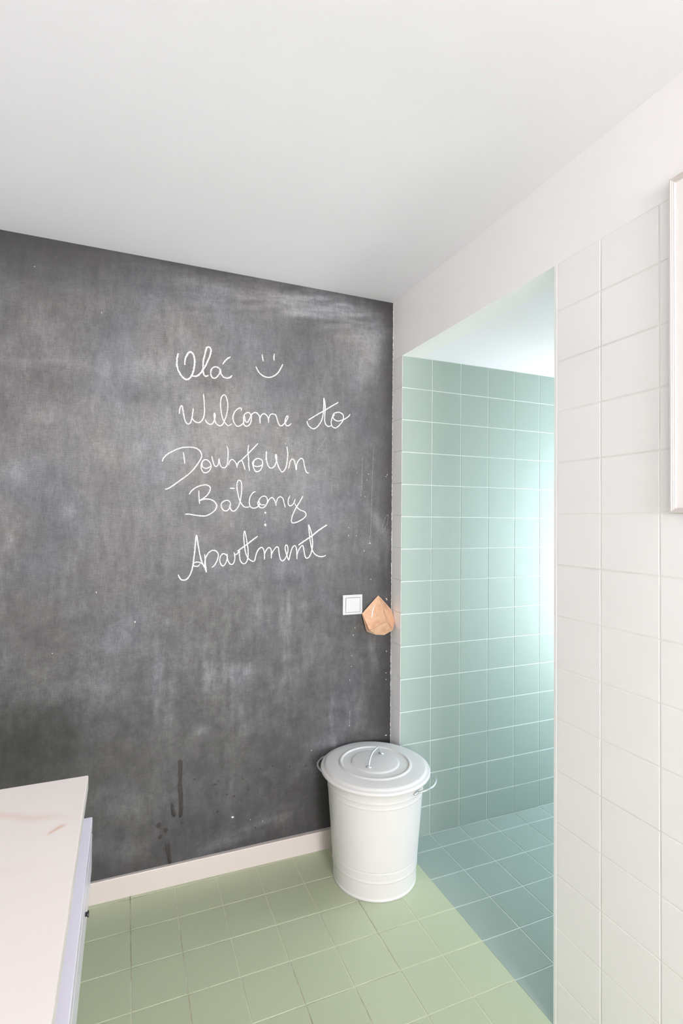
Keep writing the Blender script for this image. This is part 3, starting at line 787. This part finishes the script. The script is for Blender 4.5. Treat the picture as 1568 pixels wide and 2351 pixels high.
# wire handle on the lid
bm = bmesh.new()
hp = []
a0 = math.radians(41)
for k in range(21):
    s = k/20*2-1
    r = 0.066*math.copysign(abs(s)**0.8, s)
    hp.append((r*math.cos(a0), r*math.sin(a0), 0.445+0.044*(1-abs(s)**3.2)))
tube(bm, hp, 0.0033, 10)
for s in (-1, 1):
    cx_, cy_ = 0.067*s*math.cos(a0), 0.067*s*math.sin(a0)
    tube(bm, [(cx_-0.011*math.sin(a0), cy_+0.011*math.cos(a0), 0.4462), (cx_, cy_, 0.4475), (cx_+0.011*math.sin(a0), cy_-0.011*math.cos(a0), 0.4462)], [0.0028, 0.0045, 0.0028], 8)
lh = bm_obj('lid_handle', bm, M_zinc, lid)
# two side handles
for ang in (-42, 136):
    bm = bmesh.new()
    pts = []
    for k in range(25):
        s = k/24*2-1
        a = math.radians(ang+22.5*s)
        out = (1-abs(s)**3.0)
        r = 0.1945+0.0480*out
        pts.append((r*math.cos(a), r*math.sin(a), 0.386+0.017*out))
    tube(bm, pts, 0.0038, 10)
    for s in (-1, 1):
        a = math.radians(ang+22.5*s)
        c0 = Vector((0.1935*math.cos(a), 0.1935*math.sin(a), 0.386))
        n0 = Vector((math.cos(a), math.sin(a), 0)); t0 = Vector((-math.sin(a), math.cos(a), 0))
        tube(bm, [c0-t0*0.012+n0*0.002, c0+n0*0.004, c0+t0*0.012+n0*0.002], [0.004, 0.0058, 0.004], 8)
    bm_obj('side_handle', bm, M_zinc, tb)
tag(tb, 'round white metal bin with lid and wire handles in the corner', 'bin')

# ------------------------------------------------------------------ wall-hung vanity at the left, marble top on it
SX, SY0, SY1 = -1.204, -0.862, -2.62
slab = boxes('marble_countertop', [(XL, SX, SY1, SY0, 0.830, 0.860)], M_marble, None, 0.003, 3)
tag(slab, 'white marble countertop with peach veins at the left edge', 'countertop')
van = empty('vanity_cabinet', (-1.48, -1.74, 0.69))
VO = Vector(van.location)
def vbox(nm, lst, mt, bev=0.0, par=None):
    o = boxes(nm, lst, mt, None, bev); o.data.transform(Matrix.Translation(-VO)); o.parent = par or van; return o
vbox('cabinet_body', [(XL, -1.2125, SY1+0.05, -0.915, 0.690, 0.830)], M_lacquer, 0.001)
for (ya, yb) in ((-0.922, -1.735), (-1.740, SY1+0.052)):
    pr = [(-1.212, 0.800), (-1.1935, 0.800), (-1.192, 0.7985), (-1.192, 0.776), (-1.1965, 0.7735), (-1.1965, 0.7685), (-1.192, 0.766), (-1.192, 0.692), (-1.1935, 0.6905), (-1.212, 0.6905)]
    n = len(pr)
    dv = [(x, ya, z) for x, z in pr] + [(x, yb, z) for x, z in pr]
    dm = mesh('drawer_front', [tuple(Vector(q)-VO) for q in dv], [tuple(range(n)), tuple(range(2*n-1, n-1, -1))]+[(i, n+i, n+(i+1) % n, (i+1) % n) for i in range(n)])
    d_o = new_obj('drawer_front', dm, M_lacquer, van)
    bm = bmesh.new()
    ky = -1.105 if ya > -1 else -2.1
    tube(bm, [Vector((-1.1925, ky, 0.732))-VO, Vector((-1.1895, ky, 0.732))-VO, Vector((-1.1870, ky, 0.732))-VO, Vector((-1.1862, ky, 0.732))-VO], [0.0035, 0.0035, 0.0058, 0.0040], 16)
    bm_obj('knob', bm, M_dark, d_o)
tag(van, 'pale lilac white drawer unit hanging under the marble top', 'cabinet')

# ------------------------------------------------------------------ white frame on the tiled wall
FY0, FY1, FZ0, FZ1 = -1.3120, -1.92, 1.437, 2.186
fr = empty('picture_frame', (0.0, (FY0+FY1)/2, FZ0))
FO = Vector(fr.location)
prof = [(0.0, -0.0003), (0.0, -0.0150), (0.0012, -0.0170), (0.0040, -0.0170), (0.0050, -0.0150), (0.0070, -0.0150), (0.0080, -0.0130), (0.0100, -0.0130), (0.0115, -0.0100), (0.0115, -0.0003)]   # (inset from the edge, x)
def rail(nm, a, b, inward):
    """mitred rail between corners a and b (y, z)"""
    vv, fs = [], []
    a, b, inw = Vector(a), Vector(b), Vector(inward)
    d = (b-a).normalized()
    n = len(prof)
    for ins, x in prof:
        p = a+inw*ins+d*ins; vv.append((x, p.x, p.y))
    for ins, x in prof:
        p = b+inw*ins-d*ins; vv.append((x, p.x, p.y))
    fs = [(i, i+1, n+i+1, n+i) for i in range(n-1)]+[(n-1, 0, n, 2*n-1)]
    bm = bmesh.new()
    q = [bm.verts.new(Vector(p)-FO) for p in vv]
    for f in fs: bm.faces.new([q[i] for i in f])
    return bm_obj(nm, bm, M_frame, fr, smooth=False)
c00, c01, c11, c10 = (FY0, FZ0), (FY0, FZ1), (FY1, FZ1), (FY1, FZ0)
rail('frame_rail', c00, c01, (-1, 0)); rail('frame_rail', c11, c10, (1, 0))
rail('frame_rail', c01, c11, (0, -1)); rail('frame_rail', c10, c00, (0, 1))
o = boxes('panel', [(-0.0095, -0.0003, FY1+0.011, FY0-0.011, FZ0+0.011, FZ1-0.011)], M_panel, None)
o.data.transform(Matrix.Translation(-FO)); o.parent = fr
tag(fr, 'white moulded frame with cream panel on the white tiled wall', 'picture frame')

# plain floor strip behind the last tiled row, far behind the camera
boxes('floor_strip', [(XL, 0.0, YF, ys[-1], -0.002, -0.0002)], M_green, floor)
